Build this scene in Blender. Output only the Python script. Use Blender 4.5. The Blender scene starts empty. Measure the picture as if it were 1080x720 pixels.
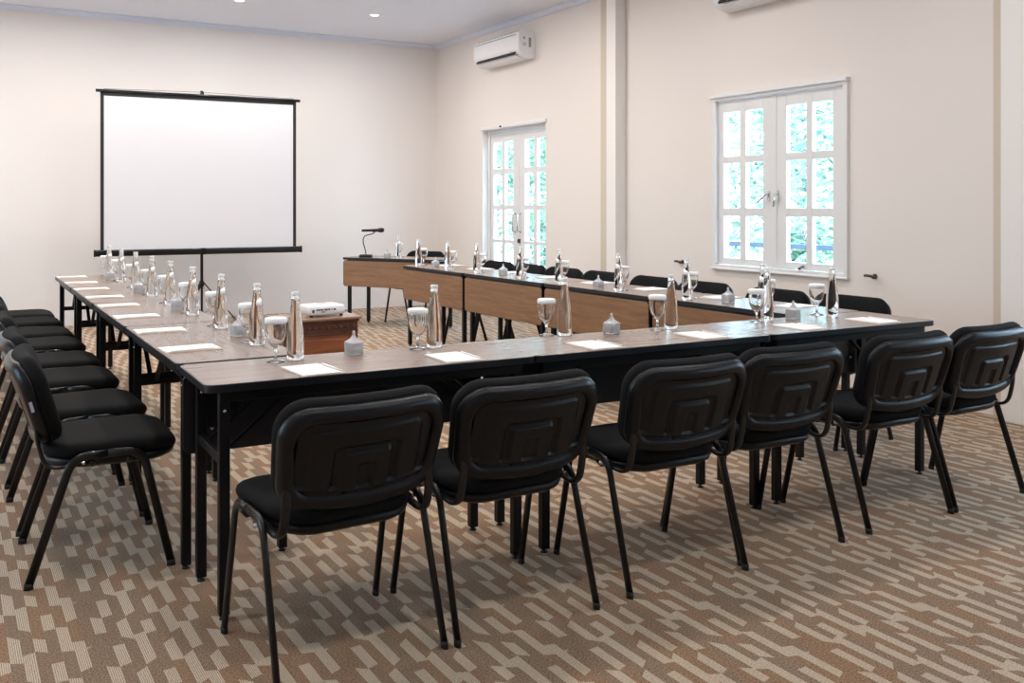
import bpy, bmesh, math, random
from math import sin, cos, pi, radians, sqrt
from mathutils import Vector, Matrix

random.seed(11)
COL = bpy.context.scene.collection

# ------------------------------------------------------------------ materials
def new_mat(name):
    m = bpy.data.materials.new(name); m.use_nodes = True
    nt = m.node_tree
    return m, nt, nt.nodes['Principled BSDF']

def plain(name, col, rough=.5, metal=0., spec=.5, bump=0., bscale=60., var=0., coat=0., sheen=0.):
    m, nt, p = new_mat(name)
    p.inputs['Base Color'].default_value = (*col, 1)
    p.inputs['Roughness'].default_value = rough
    p.inputs['Metallic'].default_value = metal
    p.inputs['Specular IOR Level'].default_value = spec
    p.inputs['Coat Weight'].default_value = coat
    if sheen:
        p.inputs['Sheen Weight'].default_value = sheen
        p.inputs['Sheen Roughness'].default_value = .4
    tc = nt.nodes.new('ShaderNodeTexCoord')
    n = nt.nodes.new('ShaderNodeTexNoise'); n.inputs['Scale'].default_value = bscale
    n.inputs['Detail'].default_value = 4
    nt.links.new(tc.outputs['Object'], n.inputs['Vector'])
    if bump:
        b = nt.nodes.new('ShaderNodeBump'); b.inputs['Strength'].default_value = bump
        b.inputs['Distance'].default_value = .002
        nt.links.new(n.outputs['Fac'], b.inputs['Height'])
        nt.links.new(b.outputs['Normal'], p.inputs['Normal'])
    if var:
        mx = nt.nodes.new('ShaderNodeMix'); mx.data_type = 'RGBA'
        mx.inputs['A'].default_value = (*[c*(1-var) for c in col], 1)
        mx.inputs['B'].default_value = (*[min(1, c*(1+var)) for c in col], 1)
        nt.links.new(n.outputs['Fac'], mx.inputs['Factor'])
        nt.links.new(mx.outputs['Result'], p.inputs['Base Color'])
    return m

def wood(name, c1, c2, rough=.35, sx=1., sy=14., coat=0.):
    m, nt, p = new_mat(name)
    tc = nt.nodes.new('ShaderNodeTexCoord'); mp = nt.nodes.new('ShaderNodeMapping')
    mp.inputs['Scale'].default_value = (sx, sy, sy)
    nt.links.new(tc.outputs['Object'], mp.inputs['Vector'])
    n = nt.nodes.new('ShaderNodeTexNoise'); n.inputs['Scale'].default_value = 3.5
    n.inputs['Detail'].default_value = 7; n.inputs['Roughness'].default_value = .62
    n.inputs['Distortion'].default_value = .6
    nt.links.new(mp.outputs['Vector'], n.inputs['Vector'])
    r = nt.nodes.new('ShaderNodeValToRGB')
    r.color_ramp.elements[0].position = .36; r.color_ramp.elements[0].color = (*c1, 1)
    r.color_ramp.elements[1].position = .66; r.color_ramp.elements[1].color = (*c2, 1)
    nt.links.new(n.outputs['Fac'], r.inputs['Fac'])
    nt.links.new(r.outputs['Color'], p.inputs['Base Color'])
    p.inputs['Roughness'].default_value = rough
    p.inputs['Coat Weight'].default_value = coat
    p.inputs['Coat Roughness'].default_value = .12
    return m

def emit(name, col, st):
    m, nt, p = new_mat(name)
    p.inputs['Base Color'].default_value = (*col, 1)
    p.inputs['Emission Color'].default_value = (*col, 1)
    p.inputs['Emission Strength'].default_value = st
    return m

def glass(name, ior, rough=.0, col=(1, 1, 1)):
    m, nt, p = new_mat(name)
    p.inputs['Base Color'].default_value = (*col, 1)
    p.inputs['Transmission Weight'].default_value = 1
    p.inputs['IOR'].default_value = ior
    p.inputs['Roughness'].default_value = rough
    return m

def pane_glass(name):
    m = bpy.data.materials.new(name); m.use_nodes = True
    nt = m.node_tree; nt.nodes.clear()
    o = nt.nodes.new('ShaderNodeOutputMaterial'); mx = nt.nodes.new('ShaderNodeMixShader')
    t = nt.nodes.new('ShaderNodeBsdfTransparent'); g = nt.nodes.new('ShaderNodeBsdfGlossy')
    t.inputs['Color'].default_value = (.93, .98, .98, 1)
    g.inputs['Roughness'].default_value = .02
    f = nt.nodes.new('ShaderNodeLayerWeight'); f.inputs['Blend'].default_value = .15
    k = nt.nodes.new('ShaderNodeMath'); k.operation = 'MULTIPLY'; k.inputs[1].default_value = .35
    nt.links.new(f.outputs['Facing'], k.inputs[0]); nt.links.new(k.outputs[0], mx.inputs['Fac'])
    nt.links.new(t.outputs[0], mx.inputs[1]); nt.links.new(g.outputs[0], mx.inputs[2])
    nt.links.new(mx.outputs[0], o.inputs['Surface'])
    return m

def carpet_mat():
    m, nt, p = new_mat('patterned_carpet')
    N, L = nt.nodes, nt.links
    def mth(op, a, b=None, c=None):
        n = N.new('ShaderNodeMath'); n.operation = op
        for i, v in enumerate((a, b, c)):
            if v is None: continue
            if isinstance(v, (int, float)): n.inputs[i].default_value = v
            else: L.new(v, n.inputs[i])
        return n.outputs[0]
    tc = N.new('ShaderNodeTexCoord'); sp = N.new('ShaderNodeSeparateXYZ')
    L.new(tc.outputs['Object'], sp.inputs[0])
    x, y = sp.outputs['X'], sp.outputs['Y']
    CW, PH = .0334, .371
    cx = mth('DIVIDE', mth('ADD', x, 18*17*CW - .178 + CW/2), CW)
    ci = mth('FLOOR', cx); cf = mth('FRACT', cx)
    def hsh(v, k):
        w = N.new('ShaderNodeTexWhiteNoise'); w.noise_dimensions = '1D'
        L.new(mth('MULTIPLY', mth('ADD', mth('MODULO', v, 18.0), k), 1.37), w.inputs['W'])
        return w.outputs['Value']
    def table_(vals, v):
        r = N.new('ShaderNodeValToRGB'); r.color_ramp.interpolation = 'CONSTANT'
        e = r.color_ramp.elements; n = len(vals)
        while len(e) < n: e.new(.5)
        for k, q in enumerate(vals):
            e[k].position = k/n; e[k].color = (q, q, q, 1)
        L.new(mth('DIVIDE', mth('ADD', mth('MODULO', v, float(n)), .5), float(n)), r.inputs['Fac'])
        return r.outputs['Color']
    ph = table_([.486, .10, .482, .922, .509, .132, .25, .636, .982, .455, .03, .418, .864, .48, .092, .50, .90, .20], ci)
    ln = table_([.50, .52, .26, .34, .50, .54, .0, .34, .38, .38, .56, .27, .38, .52, .54, .30, .36, .22], ci)
    slope = mth('MULTIPLY', mth('SUBTRACT', hsh(ci, 41.0), .5), .24)
    slope2 = mth('MULTIPLY', mth('SUBTRACT', hsh(ci, 77.0), .5), .24)
    yy = mth('SUBTRACT', mth('DIVIDE', mth('ADD', y, 30*PH), PH), mth('SUBTRACT', ph, .5))
    f = mth('FRACT', yy)
    lo = mth('ADD', mth('MULTIPLY', mth('SUBTRACT', cf, .5), slope), mth('SUBTRACT', .5, mth('MULTIPLY', ln, .5)))
    hi = mth('ADD', mth('MULTIPLY', mth('SUBTRACT', cf, .5), slope2), mth('ADD', .5, mth('MULTIPLY', ln, .5)))
    on = mth('MULTIPLY', mth('GREATER_THAN', f, lo), mth('LESS_THAN', f, hi))
    # pin stripes inside a dash
    st = mth('FRACT', mth('MULTIPLY', cx, 6.0))
    st = mth('ADD', .15, mth('MULTIPLY', mth('GREATER_THAN', st, .38), .85))
    on = mth('MULTIPLY', on, st)
    # speckle
    n1 = N.new('ShaderNodeTexNoise'); n1.inputs['Scale'].default_value = 190; n1.inputs['Detail'].default_value = 3
    n2 = N.new('ShaderNodeTexNoise'); n2.inputs['Scale'].default_value = 2.2; n2.inputs['Detail'].default_value = 2
    L.new(tc.outputs['Object'], n1.inputs['Vector']); L.new(tc.outputs['Object'], n2.inputs['Vector'])
    r1 = N.new('ShaderNodeValToRGB')
    r1.color_ramp.elements[0].position = .36; r1.color_ramp.elements[0].color = (*CARPET_D1, 1)
    r1.color_ramp.elements[1].position = .64; r1.color_ramp.elements[1].color = (*CARPET_D2, 1)
    L.new(n1.outputs['Fac'], r1.inputs['Fac'])
    r2 = N.new('ShaderNodeValToRGB')
    r2.color_ramp.elements[0].position = .3; r2.color_ramp.elements[0].color = (*CARPET_L1, 1)
    r2.color_ramp.elements[1].position = .7; r2.color_ramp.elements[1].color = (*CARPET_L2, 1)
    L.new(n1.outputs['Fac'], r2.inputs['Fac'])
    # woven patches of warmer brown between the dashes
    pw = N.new('ShaderNodeTexWhiteNoise'); pw.noise_dimensions = '2D'
    cv = N.new('ShaderNodeCombineXYZ'); L.new(mth('FLOOR', mth('DIVIDE', ci, 2.0)), cv.inputs[0]); L.new(mth('FLOOR', mth('ADD', yy, .5)), cv.inputs[1])
    L.new(cv.outputs[0], pw.inputs['Vector'])
    hue = N.new('ShaderNodeMix'); hue.data_type = 'RGBA'; hue.blend_type = 'MULTIPLY'
    hue.inputs['B'].default_value = (1.12, .98, .84, 1)
    L.new(mth('MULTIPLY', mth('GREATER_THAN', pw.outputs['Value'], .55), .9), hue.inputs['Factor']); L.new(r1.outputs['Color'], hue.inputs['A'])
    mx = N.new('ShaderNodeMix'); mx.data_type = 'RGBA'
    L.new(on, mx.inputs['Factor']); L.new(hue.outputs['Result'], mx.inputs['A']); L.new(r2.outputs['Color'], mx.inputs['B'])
    L.new(mx.outputs['Result'], p.inputs['Base Color'])
    p.inputs['Roughness'].default_value = .95
    p.inputs['Specular IOR Level'].default_value = .15
    p.inputs['Sheen Weight'].default_value = .15
    b = N.new('ShaderNodeBump'); b.inputs['Strength'].default_value = .5; b.inputs['Distance'].default_value = .003
    L.new(n1.outputs['Fac'], b.inputs['Height']); L.new(b.outputs['Normal'], p.inputs['Normal'])
    return m
CARPET_D1 = (.118, .070, .040); CARPET_D2 = (.36, .236, .145)
CARPET_L1 = (.43, .335, .24); CARPET_L2 = (.72, .60, .45)

def leaf_mat(name, c1, c2):
    m, nt, p = new_mat(name)
    tc = nt.nodes.new('ShaderNodeTexCoord')
    n = nt.nodes.new('ShaderNodeTexNoise'); n.inputs['Scale'].default_value = 2.5; n.inputs['Detail'].default_value = 5
    nt.links.new(tc.outputs['Object'], n.inputs['Vector'])
    r = nt.nodes.new('ShaderNodeValToRGB')
    r.color_ramp.elements[0].position = .38; r.color_ramp.elements[0].color = (*c1, 1)
    r.color_ramp.elements[1].position = .62; r.color_ramp.elements[1].color = (*c2, 1)
    nt.links.new(n.outputs['Fac'], r.inputs['Fac']); nt.links.new(r.outputs['Color'], p.inputs['Base Color'])
    p.inputs['Roughness'].default_value = .35
    p.inputs['Transmission Weight'].default_value = 0
    return m

M = {}
M['carpet'] = carpet_mat()
M['wall'] = plain('cream_wall_paint', (.79, .735, .70), .85, bump=.05, bscale=120, var=.012, spec=.2)
M['wall_end'] = plain('off_white_wall_paint', (.81, .775, .76), .85, bump=.05, bscale=120, var=.012, spec=.2)
M['ceiling'] = plain('white_ceiling_paint', (.80, .83, .91), .9, var=.01, bscale=20, spec=.2)
M['pier'] = plain('white_pier_paint', (.84, .81, .79), .8, var=.01)
M['beige'] = plain('beige_edge_paint', (.62, .54, .45), .8, var=.02)  # tan tone of the soft shade beside the piers
M['cornice'] = plain('pale_blue_white_cornice_paint', (.74, .79, .90), .6, var=.01, bscale=8)
M['trim'] = plain('white_gloss_trim_paint', (.76, .755, .76), .35, var=.01, bscale=8)
M['plastic'] = plain('black_moulded_plastic', (.0032, .0042, .0075), .33, spec=.30, bump=.12, bscale=700, var=.08)
M['fabric'] = plain('black_upholstery_fabric', (.0048, .005, .006), .85, bump=.6, bscale=900, var=.25, spec=.18, sheen=.0)
M['tube'] = plain('black_powder_coated_steel', (.006, .0065, .008), .28, spec=.4, bump=.03, bscale=500, var=.1)
M['rubber'] = plain('black_rubber', (.012, .012, .012), .7, var=.1)
M['steel'] = plain('table_frame_black_steel', (.0045, .005, .0065), .42, spec=.25, bump=.04, bscale=500, var=.1)
M['edge'] = plain('black_edge_moulding', (.007, .008, .013), .36, spec=.4, var=.08)
M['laminate'] = wood('taupe_woodgrain_laminate', (.215, .15, .118), (.275, .20, .163), .25, 1.2, 10)
M['panelwood'] = wood('brown_woodgrain_laminate', (.19, .092, .040), (.285, .150, .072), .42, 1., 12)
M['teak'] = wood('polished_teak', (.16, .045, .016), (.30, .095, .034), .28, 1., 9, coat=.5)
M['teak_dark'] = wood('dark_carved_teak', (.055, .017, .010), (.13, .042, .022), .38, 2., 5, coat=.3)
M['teak_top'] = wood('worn_teak_top', (.26, .15, .10), (.38, .24, .165), .30, 1., 9, coat=.5)
M['paper'] = plain('white_note_paper', (.88, .87, .86), .7, var=.01, bscale=30)
M['paper_edge'] = plain('cream_pad_backing', (.78, .62, .50), .7, var=.02, bscale=30)
M['cap'] = plain('white_paper_lid', (.90, .90, .90), .6, bump=.05, bscale=60, var=.01)
M['pcap'] = plain('pearl_bottle_cap', (.80, .79, .78), .25, var=.03)
M['glass'] = glass('clear_glass', 1.45)
M['water'] = glass('bottle_glass_full_of_water', 1.36)
M['crystal'] = glass('frosted_crystal', 1.22, .15)
M['crystal'].node_tree.nodes['Principled BSDF'].inputs['Transmission Weight'].default_value = .68
M['crystal'].node_tree.nodes['Principled BSDF'].inputs['Base Color'].default_value = (.98, .98, 1, 1)
M['candy'] = plain('white_mints', (.88, .86, .84), .5, var=.05, bscale=200)
M['pane'] = pane_glass('window_glass')
M['chrome'] = plain('brushed_chrome', (.62, .62, .62), .25, metal=1., var=.05)
M['bronze'] = plain('dark_bronze', (.10, .08, .06), .35, metal=.9, var=.1)
M['screen'] = plain('matte_white_screen', (.74, .745, .80), .8, var=.006, bscale=5, spec=.2)
M['black'] = plain('matte_black_border', (.012, .012, .014), .6, var=.05)
M['white_plastic'] = plain('white_plastic', (.82, .82, .84), .35, var=.01)
M['grey'] = plain('grey_print', (.25, .25, .27), .5, var=.1)
M['tagm'] = plain('violet_white_tag', (.45, .42, .62), .5, var=.25, bscale=300)
M['lamp'] = emit('lit_lamp_diffuser', (1, .93, .84), 40)
M['leaf_a'] = leaf_mat('sunlit_leaves', (.03, .10, .06), (.22, .36, .22))
M['leaf_b'] = leaf_mat('pale_leaves', (.07, .14, .10), (.34, .44, .34))
M['bark'] = plain('pale_bark', (.34, .31, .27), .8, bump=.5, bscale=30, var=.3)
M['rail'] = plain('blue_grey_railing_paint', (.03, .045, .07), .5, var=.05)
M['terrace'] = plain('grey_terrace_paving', (.46, .48, .48), .8, bump=.2, bscale=20, var=.1)

# ------------------------------------------------------------------ mesh builder
class MB:
    def __init__(s):
        s.v, s.f, s.sm, s.mi = [], [], [], []
    def add(s, verts, faces, smooth=False, mi=0):
        b = len(s.v); s.v += [tuple(p) for p in verts]
        for f in faces:
            s.f.append([b+i for i in f]); s.sm.append(smooth); s.mi.append(mi)
        return s
    def box(s, c, d, mat=None, mi=0):
        x, y, z = [q/2 for q in d]
        P = [Vector((sx*x, sy*y, sz*z)) for sz in (-1, 1) for sx, sy in ((-1, -1), (1, -1), (1, 1), (-1, 1))]
        if mat: P = [mat @ p for p in P]
        P = [p + Vector(c) for p in P]
        return s.add(P, [(3, 2, 1, 0), (4, 5, 6, 7), (0, 1, 5, 4), (1, 2, 6, 5), (2, 3, 7, 6), (3, 0, 4, 7)], mi=mi)
    def bar(s, a, b, w, h, up=(0, 0, 1)):
        a, b = Vector(a), Vector(b); d = (b-a); L = d.length; d.normalize()
        sd = d.cross(Vector(up))
        if sd.length < 1e-4: sd = Vector((1, 0, 0))
        sd.normalize(); u = sd.cross(d)
        R = Matrix((d, sd, u)).transposed()
        return s.box((a+b)/2, (L, w, h), R)
    def loft(s, rings, cap0=True, cap1=True, smooth=True, mi=0):
        n = len(rings[0]); V = [p for r in rings for p in r]; F = []
        for i in range(len(rings)-1):
            for j in range(n):
                k = (j+1) % n
                F.append((i*n+j, i*n+k, (i+1)*n+k, (i+1)*n+j))
        if cap0: F.append(tuple(reversed(range(n))))
        if cap1: F.append(tuple((len(rings)-1)*n+j for j in range(n)))
        return s.add(V, F, smooth, mi)
    def tube(s, pts, rx, ry=None, seg=12, ref=(1, 0, 0), cap=True):
        ry = ry or rx; pts = [Vector(p) for p in pts]; rings = []
        for i, p in enumerate(pts):
            t = (pts[min(i+1, len(pts)-1)] - pts[max(i-1, 0)]).normalized()
            a = Vector(ref); a = (a - t*a.dot(t))
            if a.length < 1e-4: a = Vector((0, 1, 0)) - t*t.y
            a.normalize(); b = t.cross(a)
            rings.append([p + a*(rx*cos(q)) + b*(ry*sin(q)) for q in [2*pi*k/seg for k in range(seg)]])
        return s.loft(rings, cap, cap)
    def lathe(s, prof, seg=28, c=(0, 0, 0), sq=None, cap0=True, cap1=True):
        rings = []
        for r, z in prof:
            ring = []
            for k in range(seg):
                q = 2*pi*k/seg
                rr = r
                if sq:   # rounded square section
                    e = sq; rr = r / ((abs(cos(q))**e + abs(sin(q))**e)**(1/e))
                ring.append(Vector((c[0]+rr*cos(q), c[1]+rr*sin(q), c[2]+z)))
            rings.append(ring)
        return s.loft(rings, cap0, cap1)
    def build(s, name, mat, parent=None, bevel=0, bseg=2, kind=None, sub=0, autosm=None):
        me = bpy.data.meshes.new(name); me.from_pydata(s.v, [], s.f)
        mats = mat if isinstance(mat, (list, tuple)) else [mat]
        for m_ in mats: me.materials.append(m_)
        me.polygons.foreach_set('use_smooth', s.sm); me.polygons.foreach_set('material_index', s.mi)
        bm = bmesh.new(); bm.from_mesh(me); bmesh.ops.recalc_face_normals(bm, faces=bm.faces[:]); bm.to_mesh(me); bm.free()
        me.update()
        o = bpy.data.objects.new(name, me); COL.objects.link(o)
        if parent: o.parent = parent
        if bevel:
            b = o.modifiers.new('bevel', 'BEVEL'); b.width = bevel; b.segments = bseg
            b.limit_method = 'ANGLE'; b.angle_limit = radians(50)
        if sub:
            m_ = o.modifiers.new('sub', 'SUBSURF'); m_.levels = sub; m_.render_levels = sub
        if kind: o['kind'] = kind
        return o

def thing(name, label, cat, loc=(0, 0, 0), rz=0., group=None):
    o = bpy.data.objects.new(name, None); COL.objects.link(o)
    o.empty_display_size = .1
    o.location = loc; o.rotation_euler = (0, 0, rz); tag(o, label, cat, group); return o
def tag(o, label, cat, group=None):
    o['label'] = label; o['category'] = cat
    if group: o['group'] = group
    return o
def dup(root, loc, rz, label, group=None):
    def cp(o, parent):
        c = o.copy(); COL.objects.link(c)
        c.parent = parent
        for ch in o.children: cp(ch, c)
        return c
    r = cp(root, None); r.location = loc; r.rotation_euler = (0, 0, rz); r['label'] = label
    if group: r['group'] = group
    return r
def arc(c, r, a0, a1, n):
    return [(c[0]+r*cos(a0+(a1-a0)*i/n), c[1]+r*sin(a0+(a1-a0)*i/n)) for i in range(n+1)]
def rrect(hw, hd, r, n=6, cx=0, cy=0):
    P = []
    for sx, sy, a in ((1, -1, -pi/2), (1, 1, 0), (-1, 1, pi/2), (-1, -1, pi)):
        P += arc((cx+sx*(hw-r), cy+sy*(hd-r)), r, a, a+pi/2, n)
    return P

# ------------------------------------------------------------------ room shell
WX, BY, CZ = 5.626, 11.377, 3.436      # right wall face, end wall face, ceiling height
LX, RY = -2.2, -3.0                    # left wall face, wall behind the camera
T = .16
def struct(name, mb, mat, **k):
    return mb.build(name, mat, kind='structure', **k)
struct('floor', MB().box(((LX+WX)/2, (RY+BY)/2, -.05), (WX-LX+.4, BY-RY+.4, .1)), M['carpet'])
struct('ceiling', MB().box(((LX+WX)/2, (RY+BY)/2, CZ+.06), (WX-LX+.4, BY-RY+.4, .12)), M['ceiling'])
struct('wall_end', MB().box(((LX+WX)/2, BY+T/2, CZ/2), (WX-LX+2*T, T, CZ)), M['wall_end'])
FILL_LOPS = [(3.4, 4.8, .80, 2.205), (9.2, 10.6, .80, 2.205)]  # unseen left windows, added to fill the far walls and ceiling with daylight
mb = MB(); y = RY
for (a, b, z0, z1) in FILL_LOPS:
    mb.box((LX-T/2, (y+a)/2, CZ/2), (T, a-y, CZ))
    mb.box((LX-T/2, (a+b)/2, z0/2), (T, b-a, z0)); mb.box((LX-T/2, (a+b)/2, (z1+CZ)/2), (T, b-a, CZ-z1)); y = b
mb.box((LX-T/2, (y+BY)/2, CZ/2), (T, BY-y, CZ))
struct('wall_left', mb, M['wall'])
struct('wall_back', MB().box(((LX+WX)/2, RY-T/2, CZ/2), (WX-LX+2*T, T, CZ)), M['wall'])
# right wall with its openings (y0, y1, z0, z1)
WIN = (4.675, 6.05, .80, 2.205); DOOR = (8.70, 10.11, 0, 2.215)
ADDED_WIN2 = (1.30, 2.675, .80, 2.205); ADDED_WIN3 = (-1.6, -.225, .80, 2.205)  # unseen windows, added for the bluish daylight from the right
ops = [ADDED_WIN3, ADDED_WIN2, WIN, DOOR]
mb = MB(); y = RY
for (a, b, z0, z1) in ops:
    mb.box((WX+T/2, (y+a)/2, CZ/2), (T, a-y, CZ))
    if z0 > 0: mb.box((WX+T/2, (a+b)/2, z0/2), (T, b-a, z0))
    mb.box((WX+T/2, (a+b)/2, (z1+CZ)/2), (T, b-a, CZ-z1))
    y = b
mb.box((WX+T/2, (y+BY)/2, CZ/2), (T, BY-y, CZ))
struct('wall_right', mb, M['wall'])
# wall piers
struct('pillar_far', MB().box((WX-.062, 7.355, CZ/2), (.124, .150, CZ)), M['pier'], bevel=.006)
struct('pillar_near', MB().box((WX-.062, 3.27, CZ/2), (.124, .32, CZ)), M['pier'], bevel=.006)
struct('trim_3', MB().box((WX-.003, 7.555, CZ/2-.03), (.006, .25, CZ-.06)), M['beige'])  # painted strip in place of the far pier's soft shade on the wall
struct('trim_4', MB().box((WX-.003, 3.49, CZ/2-.03), (.006, .12, CZ-.06)), M['beige'])  # same painted shade beside the near pier
# cornice: stepped crown moulding along ceiling
def cornice(name, a, b, n):
    a, b, n = Vector(a), Vector(b), Vector(n)
    prof = [(0, 0), (.055, 0), (.055, -.012), (.035, -.022), (.018, -.042), (.018, -.055), (0, -.055)]
    rings = [[p + n*u + Vector((0, 0, w)) for u, w in prof] for p in (a, b)]
    struct(name, MB().loft(rings, smooth=False), M['cornice'])
cornice('trim_1', (LX, BY, CZ), (WX, BY, CZ), (0, -1, 0))
cornice('trim_2', (WX, RY, CZ), (WX, BY, CZ), (-1, 0, 0))

# ---- windows
def frame_rect(mb, x, y0, y1, z0, z1, w, d):
    """rectangular frame in the YZ plane, member width w, depth d, centred at x"""
    mb.box((x, (y0+y1)/2, z1-w/2), (d, y1-y0, w)); mb.box((x, (y0+y1)/2, z0+w/2), (d, y1-y0, w))
    mb.box((x, y0+w/2, (z0+z1)/2), (d, w, z1-z0-2*w)); mb.box((x, y1-w/2, (z0+z1)/2), (d, w, z1-z0-2*w))
def leaf(parent, name, x, y0, y1, z0, z1, cols, rows, d=.042):
    """casement: cols / rows are the clear glass intervals"""
    mb = MB(); ys = [y0] + [q for c in sorted(cols) for q in sorted(c)] + [y1]
    zs = [z0] + [q for r in sorted(rows) for q in sorted(r)] + [z1]
    for i in range(0, len(ys), 2):
        mb.box((x, (ys[i]+ys[i+1])/2, (z0+z1)/2), (d, ys[i+1]-ys[i], z1-z0))
    for i in range(0, len(zs), 2):
        for j in range(1, len(ys)-1, 2):
            dd = d-.004 if 0 < i < len(zs)-2 else d
            mb.box((x, (ys[j]+ys[j+1])/2, (zs[i]+zs[i+1])/2), (dd, ys[j+1]-ys[j]+.001, zs[i+1]-zs[i]))
    o = mb.build(name, M['trim'], parent, bevel=.004)
    g = MB()
    for c in cols:
        for r in rows:
            yy, zz = (c[0]+c[1])/2, (r[0]+r[1])/2
            g.box((x+.004, yy, zz), (.004, abs(c[1]-c[0])+.004, abs(r[1]-r[0])+.004))
    g.build('glass_panes', M['pane'], o)
    return o
def make_window(name, op, dz=0):
    y0, y1, z0, z1 = op; off = y0-WIN[0]
    root = MB(); frame_rect(root, WX+.0, y0-.02, y1+.005, z0-.02, z1+.02, .036, .05)
    # head drip moulding and thin sill
    root.box((WX-.022, (y0+y1)/2, z1+.022), (.05, y1-y0+.06, .028))
    root.box((WX-.018, (y0+y1)/2, z0-.018), (.036, y1-y0+.05, .016))
    r = root.build(name, M['trim'], kind='structure', bevel=.004)
    rows = [(.873, 1.224), (1.29, 1.662), (1.722, 2.09)]
    cy = 5.385+off-.022
    a = leaf(r, 'casement', WX+.03, cy+.002, y1-.018, z0+.018, z1-.018, [(5.51+off, 5.698+off), (5.767+off, 5.954+off)], rows)
    b = leaf(r, 'casement', WX+.03, y0+.018, cy-.002, z0+.018, z1-.018, [(4.811+off, 5.003+off), (5.064+off, 5.261+off)], rows)
    for cc, yy, tilt in ((a, 5.44+off, -1), (b, 5.345+off, 0)):
        h = MB(); h.box((WX+.004, yy, 1.385), (.014, .02, .085))
        h.tube([(WX-.004, yy, 1.40), (WX-.028, yy, 1.40)], .007, seg=10)
        e = (WX-.032, yy+.085, 1.335) if tilt else (WX-.032, yy+.012, 1.30)
        h.tube([(WX-.028, yy, 1.405), e], .007, .009, seg=10)
        h.build('window_handle', M['chrome'], cc)
    k = MB(); k.tube([(WX+.008, 5.087+off, .845), (WX-.03, 5.087+off, .84), (WX-.045, 5.08+off, .83)], .008, seg=10)
    k.lathe([(.002, 0), (.013, .004), (.014, .012), (.006, .02)], 12, (WX-.045, 5.08+off, .82))
    k.build('catch', M['bronze'], b)
    # hinges
    for yy, cc in ((y1-.016, a), (y0+.016, b)):
        h = MB()
        for zz in (1.0, 1.5, 2.02): h.tube([(WX+.0, yy, zz-.035), (WX+.0, yy, zz+.035)], .006, seg=8)
        h.build('hinges', M['chrome'], cc)
    return r
make_window('window_1', WIN); make_window('window_2', ADDED_WIN2); make_window('window_3', ADDED_WIN3)  # window_2 and window_3 are unseen, added for daylight

def fill_window(name, op):
    y0, y1, z0, z1 = op; m_ = MB(); frame_rect(m_, LX, y0, y1, z0, z1, .05, .06)
    r = m_.build(name, M['trim'], kind='structure', bevel=.004)
    c = (y0+y1)/2; w = (y1-y0-.1-.06)/2
    cols = [(y0+.11, y0+.32), (y0+.37, c-.09), (c+.09, y1-.37), (y1-.32, y1-.11)]
    leaf(r, 'casement', LX-.04, y0+.05, y1-.05, z0+.05, z1-.05, cols, [(.92, 1.28), (1.34, 1.68), (1.74, 2.08)])
for k, op in enumerate(FILL_LOPS): fill_window('window_%d' % (k+4), op)  # added fill windows, out of view

# ---- french door
y0, y1, z0, z1 = DOOR
rt = MB(); DX = WX+.115
rt.box((DX, y0+.02, z1/2), (.08, .04, z1)); rt.box((DX, y1-.02, z1/2), (.08, .04, z1))
rt.box((DX, (y0+y1)/2, z1-.02), (.08, y1-y0-.08, .04))
rt.box((WX-.01, (y0+y1)/2, z1+.024), (.028, y1-y0+.05, .036))     # head moulding on the wall
dr = rt.build('door_1', M['trim'], kind='structure', bevel=.004)
rows = [(.51, .866), (.907, 1.263), (1.319, 1.686), (1.753, 2.07)]
def door_leaf(a, b, cols):
    o = leaf(dr, 'door_leaf', DX, a, b, .012, z1-.045, cols, rows)
    p = MB(); p.box((DX-.022, (a+b)/2, .28), (.012, b-a-.2, .33)); p.build('lower_panel', M['trim'], o, bevel=.008)
    return o
dl = door_leaf(9.422, y1-.042, [(9.55, 9.74), (9.81, 10.0)])
d2 = door_leaf(y0+.042, 9.416, [(8.835, 9.025), (9.095, 9.285)])
h = MB(); h.tube([(DX-.02, 9.485, 1.00), (DX-.065, 9.485, 1.02), (DX-.07, 9.485, 1.1), (DX-.065, 9.485, 1.20), (DX-.02, 9.485, 1.22)], .009, seg=10)
h.build('pull_handle', M['chrome'], dl)
h = MB(); h.tube([(DX-.02, 9.37, 1.00), (DX-.065, 9.37, 1.02), (DX-.07, 9.37, 1.1), (DX-.065, 9.37, 1.20), (DX-.02, 9.37, 1.22)], .009, seg=10)
h.build('pull_handle', M['chrome'], d2)
h = MB(); h.box((DX-.028, 9.40, .90), (.014, .045, .05)); h.tube([(DX-.03, 9.40, .90), (DX-.05, 9.40, .90)], .012, seg=12)
h.build('lock', M['bronze'], d2)
h = MB(); h.lathe([(.001, 0), (.012, .002), (.014, .014), (.002, .024)], 12, (WX-.038, 9.62, z1+.012)); h.build('door_catch', M['bronze'], dr)

# ---- shutter holdbacks on the wall
def holdback(y, z, label):
    m = MB(); m.lathe([(.001, 0), (.018, .001), (.018, .006), (.008, .010), (.007, .05), (.001, .052)], 16)
    for i, v in enumerate(m.v): m.v[i] = (-v[2], v[0], v[1])
    m.tube([(-.046, -.012, 0), (-.050, .03, .006), (-.05, .055, .004)], .006, .010, seg=10)
    m.lathe([(.001, -.012), (.014, -.008), (.017, 0), (.014, .008), (.001, .012)], 14, (-.048, -.024, -.004))
    o = m.build('wall_hook', M['bronze']); o.location = (WX, y, z)
    tag(o, label, 'wall hook', 'small bronze wall hooks beside the window')
holdback(4.43, .812, 'small bronze wall hook on the cream wall right of the window')
holdback(6.46, .812, 'small bronze wall hook on the cream wall left of the window')

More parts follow.
